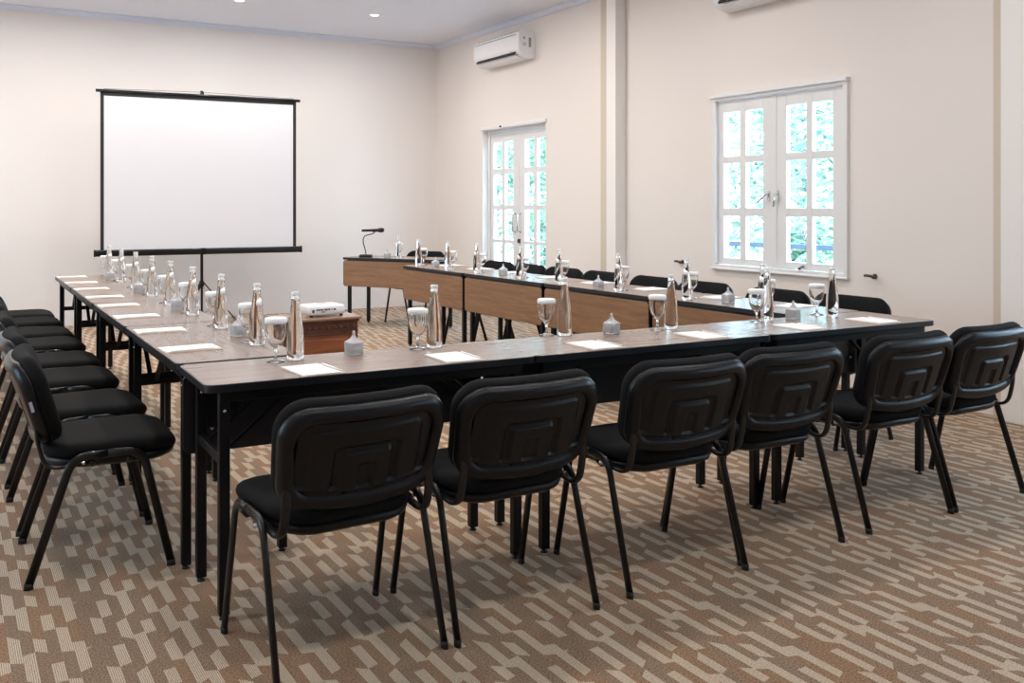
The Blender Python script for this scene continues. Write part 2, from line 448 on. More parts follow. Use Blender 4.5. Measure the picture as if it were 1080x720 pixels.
# ---- ceiling downlights
def downlight(x, y, label, first=[None]):
    if first[0] is None:
        r = thing('ceiling_downlight', label, 'ceiling light', (x, y, CZ), 0, 'recessed ceiling downlights')
        MB().lathe([(.040, .0), (.040, -.004), (.058, -.006), (.062, -.001), (.062, .0)], 32, cap0=False, cap1=False).build('trim_ring', M['white_plastic'], r)
        MB().lathe([(.001, -.002), (.040, -.002), (.040, -.0005), (.001, -.0005)], 24).build('diffuser', M['lamp'], r)
        first[0] = r
    else: dup(first[0], (x, y, CZ), 0, label)
    l = bpy.data.lights.new('downlight_beam', 'AREA'); l.shape = 'DISK'; l.size = .09
    l.energy = LAMP_W * (1.45 if y > 7 else (1.0 if y > 4 else .8)); l.color = (1, .945, .875) if y > 5 else LAMP_C; l.spread = radians(180)
    o = bpy.data.objects.new('downlight_beam', l); COL.objects.link(o); o.location = (x, y, CZ-.012)
LAMP_W, LAMP_C = 12, (1, .965, .93)
rowsY = [9.89, 7.75, 5.6, 3.45, 1.3]; colsX = [-.37, 1.13, 2.627, 4.126]  # only two lamps are in view, the rest are added to light the room
nm = ['end wall', 'second row from the end wall', 'third row from the end wall', 'fourth row from the end wall', 'fifth row from the end wall', 'sixth row from the end wall']
for j, yy in enumerate(rowsY):
    for i, xx in enumerate(colsX):
        if j == 0 and i == 2: lb = 'recessed ceiling light glowing above the screen, left of the two visible'
        elif j == 0 and i == 3: lb = 'round recessed ceiling light glowing white left of the far air conditioner'
        else: lb = 'round recessed ceiling light, %s, column %d from the left wall' % (nm[j], i+1)
        downlight(xx, yy, lb)

# ------------------------------------------------------------------ chairs
def bend_path(P, r, n=6):
    """polyline with rounded corners"""
    P = [Vector(p) for p in P]; out = [P[0]]
    for i in range(1, len(P)-1):
        a, b, c = P[i-1], P[i], P[i+1]
        u, w = (a-b).normalized(), (c-b).normalized()
        rr = min(r, (a-b).length*.48, (c-b).length*.48)
        p0, p2 = b+u*rr, b+w*rr
        for k in range(n+1):
            t = k/n; out.append(p0*(1-t)**2 + b*2*t*(1-t) + p2*t*t)
    out.append(P[-1]); return out

def make_chair(label, group):
    t = thing('visitor_chair', label, 'chair', (0, 0, 0), 0, group)
    # seat cushion
    def seat_plan(x, y):
        if y >= 0: return x, y
        k = min(1, -y/.20)
        return x*(1-.09*k), y - .042*(1-(x/.236)**2)*k
    rings = []
    for z, ins in ((.408, .030), (.414, .012), (.424, .003), (.438, 0), (.450, .004), (.459, .014), (.465, .032), (.468, .07), (.469, .13)):
        r = []
        for (x, y) in rrect(.236-ins, .210-ins, max(.10-ins*.5, .03), 7):
            q = (y+.22)/.44
            x, y = seat_plan(x, y)
            r.append(Vector((x, y+.058, z - .012*(max(0, q-.72)/.28)**2 + .006*(x/.23)**2)))
        rings.append(r)
    MB().loft(rings).build('seat', M['fabric'], t)
    # shell below seat
    rings = []
    for z, ins in ((.366, .12), (.370, .075), (.380, .035), (.394, .012), (.412, .005)):
        rings.append([Vector((seat_plan(x, y)[0], seat_plan(x, y)[1]+.058, z)) for x, y in rrect(.236-ins, .210-ins, max(.10-ins*.5, .03), 7)])
    MB().loft(rings).build('seat_shell', M['plastic'], t)
    # backrest : local (x, s, t) -> world
    B0 = Vector((0, -.176, .486)); U = Vector((0, -.325, .945)).normalized(); Nn = Vector((0, -.945, -.325)).normalized()
    def bp(x, s, tt):
        return B0 + Vector((x, 0, 0)) + U*s + Nn*(tt - .50*x*x + .03*math.cos(pi*(s-.05)/.5)*.25)
    def outline(ins, n=8):
        P = []
        hwb, hwt, H = .246-ins, .256-ins, .293-ins
        rb, rt_ = .068-ins*.4, .088-ins*.5
        P += arc((hwb-rb, ins+rb), rb, -pi/2, 0, n)
        P += [(hwb+(hwt-hwb)*k/6, ins+rb+(H-rt_-ins-rb)*k/6) for k in range(1, 6)]
        P += arc((hwt-rt_, H-rt_), rt_, 0, pi/2, n)
        P += [((hwt-rt_)*(1-2*k/10), H) for k in range(1, 10)]
        P += arc((-hwt+rt_, H-rt_), rt_, pi/2, pi, n)
        P += [(-hwt+(hwt-hwb)*k/6, H-rt_-(H-rt_-ins-rb)*k/6) for k in range(1, 6)]
        P += arc((-hwb+rb, ins+rb), rb, pi, 1.5*pi, n)
        P += [(-(hwb-rb)*(1-2*k/10), ins) for k in range(1, 10)]
        out = []
        for x, s in P:
            if s < .12: s -= .026*(1-(x/.24)**2)*(1-s/.12)
            s += .006*(1-(x/.24)**2)*(s/.30)
            out.append((x, s))
        return out
    # rear shell rim
    prof = [(.002, .002), (.001, .010), (.003, .021), (.009, .030), (.019, .0355), (.032, .036), (.040, .031), (.045, .020), (.048, .010)]
    rings = [[bp(x, s, tt) for x, s in outline(i_)] for i_, tt in prof]
    mb = MB().loft(rings, True, True)
    # embossed inner panel
    def sd(x, s, cx, cs, hw, hs, r):
        qx, qs = abs(x-cx)-hw+r, abs(s-cs)-hs+r
        return math.hypot(max(qx, 0), max(qs, 0)) + min(max(qx, qs), 0) - r
    def step(d, w=.006): return min(1, max(0, .5 - d/w))
    NX, NS = 74, 58; x0, x1, s0, s1 = -.204, .204, .024, .248
    V = []; F = []
    for j in range(NS+1):
        for i in range(NX+1):
            x = x0+(x1-x0)*i/NX; s = s0+(s1-s0)*j/NS
            hgt = .019
            hgt += .007*step(sd(x, s, 0, .122, .166, .106, .02))
            hgt -= .010*step(sd(x, s, .0, .084, .100, .092, .020))
            hgt += .011*step(sd(x, s, .0, .078, .075, .080, .014))
            hgt -= .010*step(sd(x, s, .0, .056, .024, .060, .006))
            sm_ = .040 + .45*x*x
            if s < sm_ - .002: hgt = .024 if s < sm_-.010 else .017
            if abs(s-sm_) < .006: hgt = .0275
            V.append(bp(x, s, hgt))
    for j in range(NS):
        for i in range(NX):
            a = j*(NX+1)+i; F.append((a, a+1, a+NX+2, a+NX+1))
    mb.add(V, F, True)
    mb.build('backrest_shell', M['plastic'], t)
    # front cushion
    prof = [(.008, .004), (.002, -.004), (0, -.018), (.001, -.030), (.006, -.041), (.016, -.049), (.034, -.054), (.07, -.057)]
    rings = [[bp(x, s+.007*s/.3, tt) for x, s in outline(i_)] for i_, tt in prof]
    MB().loft(rings).build('backrest_cushion', M['fabric'], t)
    # legs: half of each side frame
    for sx in (-1, 1):
        X = sx*.249
        top = .432
        for fr in (1, -1):
            path = bend_path([(X, .02, top), (X, .02+.115*fr, top-.002), (X+sx*.006, .232*fr, .012)], .055, 8)
            lg = MB().tube(path, .0095, .0150, 14, ref=(1, 0, 0)).build('leg', M['tube'], t)
            MB().tube([(X+sx*.006, .232*fr+.0, .0), (X+sx*.006, .231*fr, .022)], .0100, .0154, 14, ref=(1, 0, 0)).build('foot_cap', M['rubber'], lg)
    for yy in (.09, -.03):
        MB().tube([(-.246, yy, .412), (-.235, yy, .396), (.235, yy, .396), (.246, yy, .412)], .009, seg=10, ref=(0, 1, 0)).build('crossbar', M['tube'], t)
    for sx in (-1, 1):
        p_ = bend_path([(sx*.225, -.04, .405), (sx*.222, -.178, .392), (sx*.220, -.205, .50), bp(sx*.216, .09, .018)], .055, 8)
        MB().tube(p_, .0145, .0075, 12, ref=(1, 0, 0)).build('back_bracket', M['tube'], t)
        MB().tube([(sx*.231, -.06, .410), (sx*.262, -.06, .410)], .007, seg=8, ref=(0, 0, 1)).build('bolt', M['chrome'], t)
    return t

CH0 = make_chair('', '')
first_chair = [True]
def chair(x, y, rz, label, group):
    if first_chair[0]:
        first_chair[0] = False
        CH0.location = (x, y, 0); CH0.rotation_euler = (0, 0, rz); CH0['label'] = label; CH0['group'] = group; return CH0
    return dup(CH0, (x, y, 0), rz, label, group)
ordn = ['first', 'second', 'third', 'fourth', 'fifth', 'sixth', 'seventh', 'eighth']
front = [(1.004, 2.735, 3.0), (1.562, 2.738, .4), (2.225, 2.742, -1.8), (2.757, 2.762, -3.0), (3.427, 2.750, -1.2), (3.960, 2.750, .8)]
fl = ['black chair seen from behind in the front row, leftmost and nearest to the camera',
      'black chair seen from behind in the front row, second from the left',
      'black chair seen from behind in the front row, third from the left',
      'black chair seen from behind in the front row, fourth from the left',
      'black chair seen from behind in the front row, second from the right',
      'black chair seen from behind in the front row, rightmost, against the cream wall']
for (x, y, a), lb in zip(front, fl): chair(x, y, radians(a), lb, 'black chairs along the front tables')
leftY = [3.87, 4.49, 5.22, 5.83, 6.55, 7.14, 7.84, 8.42]
for i, yy in enumerate(leftY):
    lb = 'black padded chair on the left side of the left tables, %s from the near end' % ordn[i]
    if i == 0: lb = 'black padded chair in profile at the left tables, nearest to the camera, with small tag'
    if i == 7: lb = 'black padded chair on the left side of the left tables, farthest from the camera'
    c = chair(.485, yy, radians(-90 + (-1.5, 1, 0, -1, 2, 0, 1, -1)[i]), lb, 'black chairs along the left tables')
    if i == 0:
        tg = MB().box((0, 0, 0), (.004, .010, .036)); o = tg.build('label_tag', M['tagm'], c); o.location = (.2515, -.222, .62); o.rotation_euler = (radians(15), 0, 0); o['label'] = 'small violet and white tag'
rightY = [3.73, 4.28, 4.94, 5.49, 6.13, 6.68, 7.23, 7.78]
for i, yy in enumerate(rightY):
    lb = 'black chair back showing behind the far right tables, %s from the near end' % ordn[i]
    if i == 0: lb = 'black chair back showing behind the far right tables, nearest, right of the window'
    if i == 7: lb = 'black chair back showing behind the far right tables, farthest, in front of the door'
    chair(4.285+(.03 if i == 0 else 0), yy, radians(90 + (1, -1, 1, 0, -1, 1, 0, 1)[i]), lb, 'black chairs behind the right tables')
chair(4.60, 9.83, radians(122), 'black chair behind the separate angled table with the microphone', 'black chairs behind the right tables')

# ------------------------------------------------------------------ tables
def make_table(Lh):
    """Lh = half length; +Y is the modesty panel side"""
    D = .226
    t = thing('folding_table', '', 'table')
    r = rrect(Lh, D, .032, 6)
    def ring(z, i): return [Vector((x*(Lh-i)/Lh, y*(D-i)/D, z)) for x, y in r]
    MB().loft([ring(.724, .006), ring(.724, .002), ring(.7262, 0), ring(.7478, 0), ring(.7495, .0015)], smooth=False).build('edge_moulding', M['edge'], t)
    MB().loft([ring(.7490, .0036), ring(.7502, .0036)], smooth=False).build('tabletop', M['laminate'], t)
    MB().box((0, -.185, .706), (2*Lh-.10, .028, .034)).box((0, .185, .706), (2*Lh-.10, .028, .034)).build('top_rail', M['steel'], t, bevel=.003)
    # modesty panel: rounded board with black rim
    pr = rrect(Lh-.012, .140, .028, 5, 0, .578)
    MB().loft([[Vector((x, .204, z)) for x, z in pr], [Vector((x, .218, z)) for x, z in pr]], smooth=False).build('modesty_panel', M['edge'], t, bevel=.002)
    pr2 = rrect(Lh-.016, .136, .026, 5, 0, .578)
    o = MB().loft([[Vector((x, .2175, z)) for x, z in pr2], [Vector((x, .2195, z)) for x, z in pr2]], smooth=False).build('wood_facing', M['panelwood'], bpy.data.objects[t.children[-1].name] if False else [c for c in t.children if c.name.startswith('modesty_panel')][0])
    sc = MB()
    for x in (-Lh+.11, Lh-.11):
        for z in (.52, .655): sc.lathe([(.001, -.004), (.006, -.003), (.007, 0)], 10, (x, .0, z))
    for i, v in enumerate(sc.v):
        x, y, z = v; zc = .52 if z < .59 else .655
        sc.v[i] = (x, .2035 + (z-zc), zc + y)
    sc.build('screws', M['chrome'], t)
    for sx in (-1, 1):
        X = sx*(Lh-.066)
        for sy, Y in ((-1, -.180), (1, .172)):
            lg = MB().box((X, Y, .367), (.034, .032, .706)).build('leg', M['steel'], t, bevel=.003)
            MB().lathe([(.004, .0145), (.006, .0145), (.006, .006), (.013, .005), (.014, 0), (.001, 0)], 12, (X, Y, 0)).build('foot', M['rubber'], lg)
            MB().lathe([(.001, .003), (.005, .002), (.006, 0)], 8, (X, Y, .66)).build('rivet', M['chrome'], lg)
            rv = [c for c in lg.children if c.name.startswith('rivet')][0].data
            for v in rv.vertices:
                x, y, z = v.co; v.co = (x, Y-.0150-(z-.66), .66+(y-Y))
        MB().box((X, -.004, .500), (.024, .33, .030)).build('crossbar', M['steel'], t, bevel=.002)
        # folding braces up to the top
        for Y in (-.10, .10):
            MB().bar((X-sx*.010, Y, .505), (X-sx*.25, Y, .705), .020, .008).build('brace', M['steel'], t)
        MB().box((X-sx*.25, 0, .700), (.045, .26, .022)).build('fold_bracket', M['steel'], t, bevel=.002)
        MB().box((X-sx*.04, -.10, .655), (.05, .006, .075)).build('gusset', M['steel'], t, bevel=.002)
    return t
TB = make_table(.598)
used_t = [False]
def table(cx, cy, rz, label, group, proto=None):
    p = proto or TB
    if not proto and not used_t[0]:
        used_t[0] = True
        p.location = (cx, cy, 0); p.rotation_euler = (0, 0, rz); p['label'] = label; p['group'] = group; return p
    return dup(p, (cx, cy, 0), rz, label, group)
fa = radians(-1.518); FX, FY = .691, 3.008
def fpt(t, d): return (FX+cos(fa)*t-sin(fa)*d, FY+sin(fa)*t+cos(fa)*d)
g = 'front row of dark-edged tables'
table(*fpt(.600, .226), fa, 'folding table at the front left corner, with a rounded free corner', g)
table(*fpt(1.787, .226)[:1], fpt(1.787, .226)[1]+.0, fa, 'middle folding table of the front row, between the two corner tables', g)
T3 = make_table(.541)
x3, y3 = fpt(2.924, .226); T3.location = (x3, y3, 0); T3.rotation_euler = (0, 0, fa)
T3['label'] = 'folding table at the front right end, its top reflecting the window'; T3['group'] = g
la = radians(-.564)
lt = ['nearest folding table of the left row, touching the front left corner table', 'second nearest folding table of the left row', 'third folding table of the left row from the near end', 'farthest folding table of the left row, nearest the screen']
for i in range(4):
    s = .602+1.204*i
    table(.703 + .226 - sin(la)*s, 3.478+s, -pi/2+la, lt[i], 'left row of folding tables')
rtl = ['nearest folding table of the right row, joining the front right corner', 'second nearest folding table of the right row, wooden panel facing inward', 'third folding table of the right row, wooden panel facing inward', 'farthest folding table of the right row, beside the angled table']
ra = radians(.498)
for i in range(4):
    s = -.598 + 1.205*i
    table(3.719 - sin(ra)*s + .226, 4.577+s-.004, pi/2+ra, rtl[i], 'right row of folding tables')
# angled head table
hd = Vector((.534, -.845, 0)).normalized(); hn = Vector((.845, .534, 0)).normalized(); H0 = Vector((3.71, 9.82, 0))
hc = H0 + hd*.60 + hn*.226
table(hc.x, hc.y, math.atan2(-hd.y, -hd.x), 'separate angled folding table carrying the microphone, in front of the far corner', 'angled head table')

# ------------------------------------------------------------------ table ware
TZ = .7503
def first_or_dup(cache, maker, x, y, z, rz, label, group):
    if cache[0] is None:
        cache[0] = maker(); r = cache[0]; r.location = (x, y, z); r.rotation_euler = (0, 0, rz); r['label'] = label; r['group'] = group; return r
    return dup(cache[0], (x, y, z), rz, label, group)
def make_bottle():
    t = thing('water_bottle', '', 'bottle')
    prof = [(.001, .003), (.020, .001), (.0275, .0), (.0300, .006), (.0308, .03), (.0305, .08), (.0285, .115), (.0235, .148), (.0185, .178), (.0158, .20), (.0146, .216), (.0142, .230), (.0146, .2305), (.0146, .2332), (.001, .2332)]
    MB().lathe(prof, 28).build('bottle_body', M['water'], t)
    MB().lathe([(.001, .2335), (.0144, .2335), (.0148, .235), (.0148, .2435), (.0135, .2455), (.001, .246)], 24).build('cap', M['pcap'], t)
    return t
def make_goblet():
    t = thing('water_goblet', '', 'glass')
    prof = [(.001, .0), (.033, .0), (.034, .0015), (.030, .004), (.012, .008), (.0055, .014), (.0045, .030), (.0055, .044), (.010, .052), (.020, .061), (.0295, .075), (.0355, .095), (.0375, .115), (.0365, .135), (.0345, .150),
            (.0333, .150), (.0350, .135), (.0360, .115), (.0340, .096), (.0280, .077), (.0185, .064), (.009, .057), (.001, .055)]
    MB().lathe(prof, 30).build('bowl_and_stem', M['glass'], t)
    m = MB()
    def rg(r, z, a=.0): return [Vector((( r+a*cos(24*q))*cos(q), (r+a*cos(24*q))*sin(q), z)) for q in [2*pi*k/96 for k in range(96)]]
    m.loft([rg(.0385, .138, .0008), rg(.0395, .145, .0008), rg(.0392, .154, .0005), rg(.0365, .1575), rg(.030, .1585)])
    m.build('paper_lid', M['cap'], t)
    return t
def make_jar():
    t = thing('candy_jar', '', 'jar')
    sq = 6
    MB().lathe([(.001, 0), (.027, 0), (.0295, .003), (.0295, .040), (.0285, .042), (.0265, .042), (.0265, .006), (.001, .006)], 32, sq=sq).build('jar_body', M['crystal'], t)
    MB().lathe([(.001, .0425), (.0310, .0425), (.0312, .046), (.0225, .052), (.0150, .057), (.0095, .063), (.0065, .069), (.0045, .075), (.0058, .080), (.0045, .086), (.001, .090)], 32, sq=4).build('lid', M['crystal'], t)
    m = MB(); rnd = random.Random(4)
    for k in range(30):
        a = rnd.random()*6.28; rr = rnd.random()*.016
        m.lathe([(.001, -.006), (.006, -.004), (.0075, 0), (.006, .004), (.001, .006)], 8, (rr*cos(a), rr*sin(a), .013+.010*(k % 3)))
    m.build('mints', M['candy'], t)
    return t
def make_pad():
    t = thing('notepad', '', 'notepad')
    MB().box((.004, 0, .0012), (.148, .210, .0024)).build('backing', M['paper_edge'], t)
    MB().box((-.003, 0, .0038), (.132, .206, .0028)).build('sheets', M['paper'], t)
    MB().tube([(.0715, -.088, .0062), (.0715, .078, .0062)], .0032, seg=6).build('pencil', M['paper'], t)
    return t
cb, cg, cj, cp = [None], [None], [None], [None]
def bottle(x, y, lb, g): return first_or_dup(cb, make_bottle, x, y, TZ, 0, lb, g)
def goblet(x, y, lb, g): return first_or_dup(cg, make_goblet, x, y, TZ, 0, lb, g)
def jar(x, y, rz, lb, g): return first_or_dup(cj, make_jar, x, y, TZ, rz, lb, g)
def pad(x, y, rz, lb, g): return first_or_dup(cp, make_pad, x, y, TZ, rz, lb, g)

fo = ['leftmost', 'second from the left', 'third from the left', 'fourth from the left', 'second from the right', 'rightmost']
FB = [(1.094, 3.363), (1.66, 3.376), (2.296, 3.400), (2.835, 3.335), (3.433, 3.328), (3.850, 3.290)]
FG = [(1.018, 3.350), (1.583, 3.365), (2.225, 3.434), (2.750, 3.329), (3.345, 3.311), (3.834, 3.375)]
FP = [(1.067, 3.108), (1.602, 3.100), (2.224, 3.085), (2.79, 3.085), (3.372, 3.070), (3.86, 3.060)]
for i in range(6):
    bottle(*FB[i], 'clear glass water bottle on the front tables, %s of six' % fo[i], 'water bottles on the front tables')
    goblet(*FG[i], 'lidded stem glass on the front tables, %s of six' % fo[i], 'lidded glasses on the front tables')
    pad(*FP[i], radians((3, -2, -1, -3, -2, -1)[i]), 'white notepad on the near edge of the front tables, %s of six' % fo[i], 'notepads on the front tables')
for (x, y), w in zip([(1.321, 3.369), (2.504, 3.342), (3.601, 3.318)], ['left', 'middle', 'right']):
    jar(x, y, .1, 'small clear candy jar with pointed lid on the %s table of the front row' % w, 'candy jars on the front tables')
LBY = [3.80, 4.401, 5.011, 5.608, 6.197, 6.827, 7.475, 8.128]
LPY = [3.826, 4.44, 5.075, 5.683, 6.257, 6.90, 7.505, 8.144]
for i in range(8):
    w = 'nearest to the camera' if i == 0 else ('farthest, by the screen' if i == 7 else ordn[i] + ' from the near end')
    bottle(1.078+.007*i, LBY[i], 'clear glass water bottle on the left row of tables, %s' % w, 'water bottles on the left tables')
    goblet(1.072+.006*i, LBY[i]+.105, 'lidded stem glass behind its bottle on the left tables, %s' % w, 'lidded glasses on the left tables')
    pad(.822+.005*i, LPY[i], radians(-90+(2, -2, 1, 0, -1, 2, 0, 1)[i]), 'white notepad on the left row of tables, %s' % w, 'notepads on the left tables')
for yy, w in zip([4.108, 5.35, 6.537, 7.77], ['nearest', 'second', 'third', 'farthest']):
    jar(1.085, yy, .2, 'small clear candy jar with pointed lid on the left row, %s table' % w, 'candy jars on the left tables')
RBY = [3.69, 4.33, 4.995, 5.70, 6.24, 6.93, 7.46, 8.06]
RGD = [(.075, .035), (.072, .035), (.07, .04), (.07, .04), (.07, .04), (.07, .04), (.072, .05), (.08, .06)]
for i in range(8):
    w = 'nearest to the camera' if i == 0 else ('farthest' if i == 7 else ordn[i] + ' from the near end')
    bx = 3.80 if i else 3.775
    bottle(bx, RBY[i], 'clear glass water bottle on the right row of tables, %s' % w, 'water bottles on the right tables')
    goblet(bx+RGD[i][0], RBY[i]+RGD[i][1], 'lidded stem glass on the right row of tables, %s' % w, 'lidded glasses on the right tables')
    pad(4.05, (rightY[i]*.6+RBY[i]*.4), radians(90+(2, -2, 1, 0, -1, 2, 0, 1)[i]), 'white notepad on the right row of tables, %s' % w, 'notepads on the right tables')
for (x, yy), w in zip([(3.88, 4.064), (3.80, 5.22), (3.89, 6.649), (3.868, 7.84)], ['nearest', 'second', 'third', 'farthest']):
    jar(x, yy, .1, 'small clear candy jar with pointed lid on the right row, %s table' % w, 'candy jars on the right tables')
def hp(t, d): q = H0 + hd*t + hn*d; return (q.x, q.y)
bottle(*hp(.68, .10), 'clear glass water bottle standing on the angled table by the microphone', 'ware on the angled table')
goblet(*hp(.62, .19), 'stemmed glass with paper lid on the angled table by the microphone', 'ware on the angled table')
jar(*hp(.51, .13), .3, 'small clear candy jar on the angled table by the microphone', 'ware on the angled table')

# ------------------------------------------------------------------ microphone
mx_, my_ = hp(.25, .10)
mic = thing('microphone_stand', 'black gooseneck desk stand on the angled table, holding the microphone', 'microphone stand', (mx_, my_, TZ), 0)
lat = Vector((.8585, -.513, 0))   # sideways direction along the table
MB().loft([[Vector((x, y, z)) for x, y in rrect(.070-i_, .050-i_, .02, 5)] for z, i_ in ((0, 0), (.020, 0), (.028, .004), (.031, .012))]).build('base', M['tube'], mic)
p_ = [(0, 0, .015), (0, 0, .05), (-.012, 0, .10), (-.028, 0, .15), (-.030, 0, .195), (-.015, 0, .228), (.02, 0, .243), (.065, 0, .252), (.088, 0, .262), (.095, 0, .285)]
sm = []
for i in range(len(p_)-1):
    for k in range(4):
        a, b = Vector(p_[i]), Vector(p_[i+1]); sm.append(a.lerp(b, k/4))
sm.append(Vector(p_[-1]))
MB().tube(sm, .0055, seg=10, ref=(0, 1, 0)).build('gooseneck', M['tube'], mic)
MB().tube([(.075, 0, .290), (.115, 0, .292)], .017, seg=16, ref=(0, 0, 1)).build('clip', M['plastic'], mic)
mic.rotation_euler = (0, 0, math.atan2(lat.y, lat.x))
wm = MB(); R = .0
pts = [(-.045, .0115), (-.040, .013), (.06, .0145), (.105, .0165), (.130, .0175), (.134, .022), (.150, .0245), (.175, .0250), (.190, .022), (.198, .014), (.200, .002)]
rings = [[Vector((x, r*cos(q), .291 + .02*x + r*sin(q))) for q in [2*pi*k/20 for k in range(20)]] for x, r in pts]
hm = thing('handheld_microphone', 'black handheld microphone lying level in the gooseneck stand', 'microphone', (mx_, my_, TZ), math.atan2(lat.y, lat.x))
MB().loft(rings[:6]).build('handle', M['plastic'], hm)
MB().loft(rings[5:]).build('grille', M['tube'], hm)

# ------------------------------------------------------------------ projector and chest
ch = thing('wooden_chest', 'reddish brown carved wooden chest standing inside the tables, under the projector', 'chest', (2.335, 6.75, 0), 0)
W_, D_, HT = .290, .185, .50
def chb(mb, cx, cy, cz, dx, dy, dz): return mb.box((cx, cy, cz), (dx, dy, dz))
m = MB(); chb(m, 0, 0, HT-.010, 2*W_+.02, 2*D_+.02, .020); m.build('top', M['teak_top'], ch, bevel=.006)
m = MB(); chb(m, 0, 0, HT-.028, 2*W_-.005, 2*D_-.005, .016); m.build('top_moulding', M['teak_dark'], ch, bevel=.006)
m = MB(); chb(m, 0, 0, .26, 2*W_-.06, 2*D_-.06, .42); m.build('body', M['teak'], ch, bevel=.003)
m = MB(); chb(m, 0, 0, .425, 2*W_-.03, 2*D_-.03, .075); m.build('frieze', M['teak_dark'], ch, bevel=.003)
m = MB()
for k in range(11):
    x = -.24+.048*k
    for sgn in (-1, 1):
        m.lathe([(.016, 0), (.013, .005), (.008, .003), (.005, .008), (.001, .009)], 10, (x, 0, 0))
        n = 50
        for i in range(len(m.v)-n, len(m.v)):
            a, b, c = m.v[i]; m.v[i] = (a, sgn*(D_-.015+c), .425+b)
        if k < 10:
            m.bar((x+.016, sgn*(D_-.012), .412), (x+.032, sgn*(D_-.012), .438), .006, .006)
for k in range(7):
    y = -.13+.0433*k
    for sgn in (-1, 1):
        m.lathe([(.016, 0), (.013, .005), (.008, .003), (.005, .008), (.001, .009)], 10, (0, y, 0))
        for i in range(len(m.v)-50, len(m.v)):
            a, b, c = m.v[i]; m.v[i] = (sgn*(W_-.015+c), b, .425+a)
m.build('carving', M['teak_dark'], ch)
m = MB()
for sx in (-1, 1):
    for sy in (-1, 1):
        chb(m, sx*(W_-.035), sy*(D_-.035), .25, .045, .045, .46)
m.build('corner_posts', M['teak_dark'], ch, bevel=.005)
m = MB(); chb(m, 0, 0, .378, 2*W_-.035, 2*D_-.035, .014); chb(m, 0, 0, .075, 2*W_-.02, 2*D_-.02, .05); chb(m, 0, 0, .045, 2*W_, 2*D_, .03); m.build('mouldings', M['teak_dark'], ch, bevel=.005)
for sgn in (-1, 1):
    m = MB(); chb(m, 0, sgn*(D_-.029), .235, 2*W_-.16, .012, .21)
    m.build('raised_panel', M['teak'], ch, bevel=.005)
m = MB()
for sx in (-1, 1):
    for sy in (-1, 1): m.lathe([(.018, 0), (.026, .01), (.026, .022), (.018, .031)], 14, (sx*(W_-.03), sy*(D_-.03), 0))
m.build('bun_feet', M['teak_dark'], ch)

pj = thing('projector', 'white projector on top of the wooden chest, ports facing the camera', 'projector', (2.395, 6.745, HT+.0005), radians(2))
rings = []
for z, i_ in ((.014, .010), (.018, .002), (.040, 0), (.068, .001), (.078, .006), (.083, .018), (.085, .035)):
    rings.append([Vector((x, y, z)) for x, y in rrect(.142-i_, .110-i_, .022, 6)])
MB().loft(rings).build('casing', M['white_plastic'], pj)
m = MB()
for x, z, w, hh in ((-.078, .052, .014, .010), (-.060, .052, .014, .010), (-.043, .052, .010, .010), (-.030, .052, .007, .007), (-.010, .052, .018, .011), (.012, .052, .012, .012), (.027, .053, .005, .006), (.038, .053, .006, .006), (.056, .052, .014, .012), (-.040, .036, .009, .009), (-.024, .036, .008, .007)):
    m.box((x, -.1105, z), (w, .006, hh))
m.build('ports', M['black'], pj)
m = MB(); m.box((-.108, -.1095, .043), (.017, .006, .022)); m.build('power_inlet', M['black'], pj, bevel=.003)
m = MB()
for x, y in ((-.115, -.088), (.115, -.088), (0, .085)): m.lathe([(.012, 0), (.012, .010), (.008, .016)], 14, (x, y, 0))
m.build('feet', M['rubber'], pj)
m = MB()
for k in range(7): m.box((.1415, -.05+.014*k, .050), (.004, .004, .032))
m.build('side_vent', M['grey'], pj)
rl = [[Vector((x*1.0+.05, .104+yy, .048+z)) for x, z in [(r_*cos(q), r_*sin(q)) for q in [2*pi*k/24 for k in range(24)]]] for yy, r_ in ((0, .030), (.014, .030), (.014, .024), (.008, .020))]
MB().loft(rl).build('lens', M['black'], pj)
m = MB(); m.box((.0, .02, .0855), (.06, .03, .002)); m.build('button_panel', M['grey'], pj)

# ------------------------------------------------------------------ projection screen
sa = radians(-2.411); SC = Vector((1.370, 10.477, 0)) + Vector((cos(sa), sin(sa), 0))*1.009
ps = thing('projection_screen', 'white tripod projection screen with black border near the end wall', 'projection screen', (SC.x, SC.y, 0), sa)
hw = 1.009; zb, zt = .835, 2.475
MB().box((0, 0, (zb+zt)/2), (2*hw-.05, .003, zt-zb)).build('screen_fabric', M['screen'], ps)
m = MB()
m.box((-hw+.015, -.001, (zb+zt)/2), (.034, .005, zt-zb)); m.box((hw-.015, -.001, (zb+zt)/2), (.034, .005, zt-zb))
m.box((0, -.001, zt-.022), (2*hw, .005, .035))
m.build('border', M['black'], ps)
m = MB(); m.tube([(-hw-.045, -.003, zt+.010), (hw+.045, -.003, zt+.010)], .016, .016, 12, ref=(0, 0, 1)); m.build('top_bar', M['tube'], ps)
m = MB()
rg = rrect(.035, .033, .014, 4)
m.loft([[Vector((x, y, z+zb-.012)) for y, z in rg] for x in (-hw-.05, hw+.05)]); m.build('roller_case', M['tube'], ps, bevel=.003)
m = MB()
for sx in (-1, 1): m.loft([[Vector((x, y*1.1, z*1.1+zb-.012)) for y, z in rg] for x in (sx*(hw+.05), sx*(hw+.062))])
m.build('end_caps', M['plastic'], ps)
m = MB(); m.tube([(0, .055, .12), (0, .055, 2.52)], .0125, seg=12); m.tube([(0, .055, .42), (0, .055, 1.3)], .016, seg=12); m.build('pole', M['tube'], ps)
m = MB(); m.tube([(0, .055, 2.47), (0, .055, 2.545)], .016, seg=12); m.box((0, .03, 2.51), (.026, .05, .03)); m.build('top_hook', M['plastic'], ps)
m = MB()
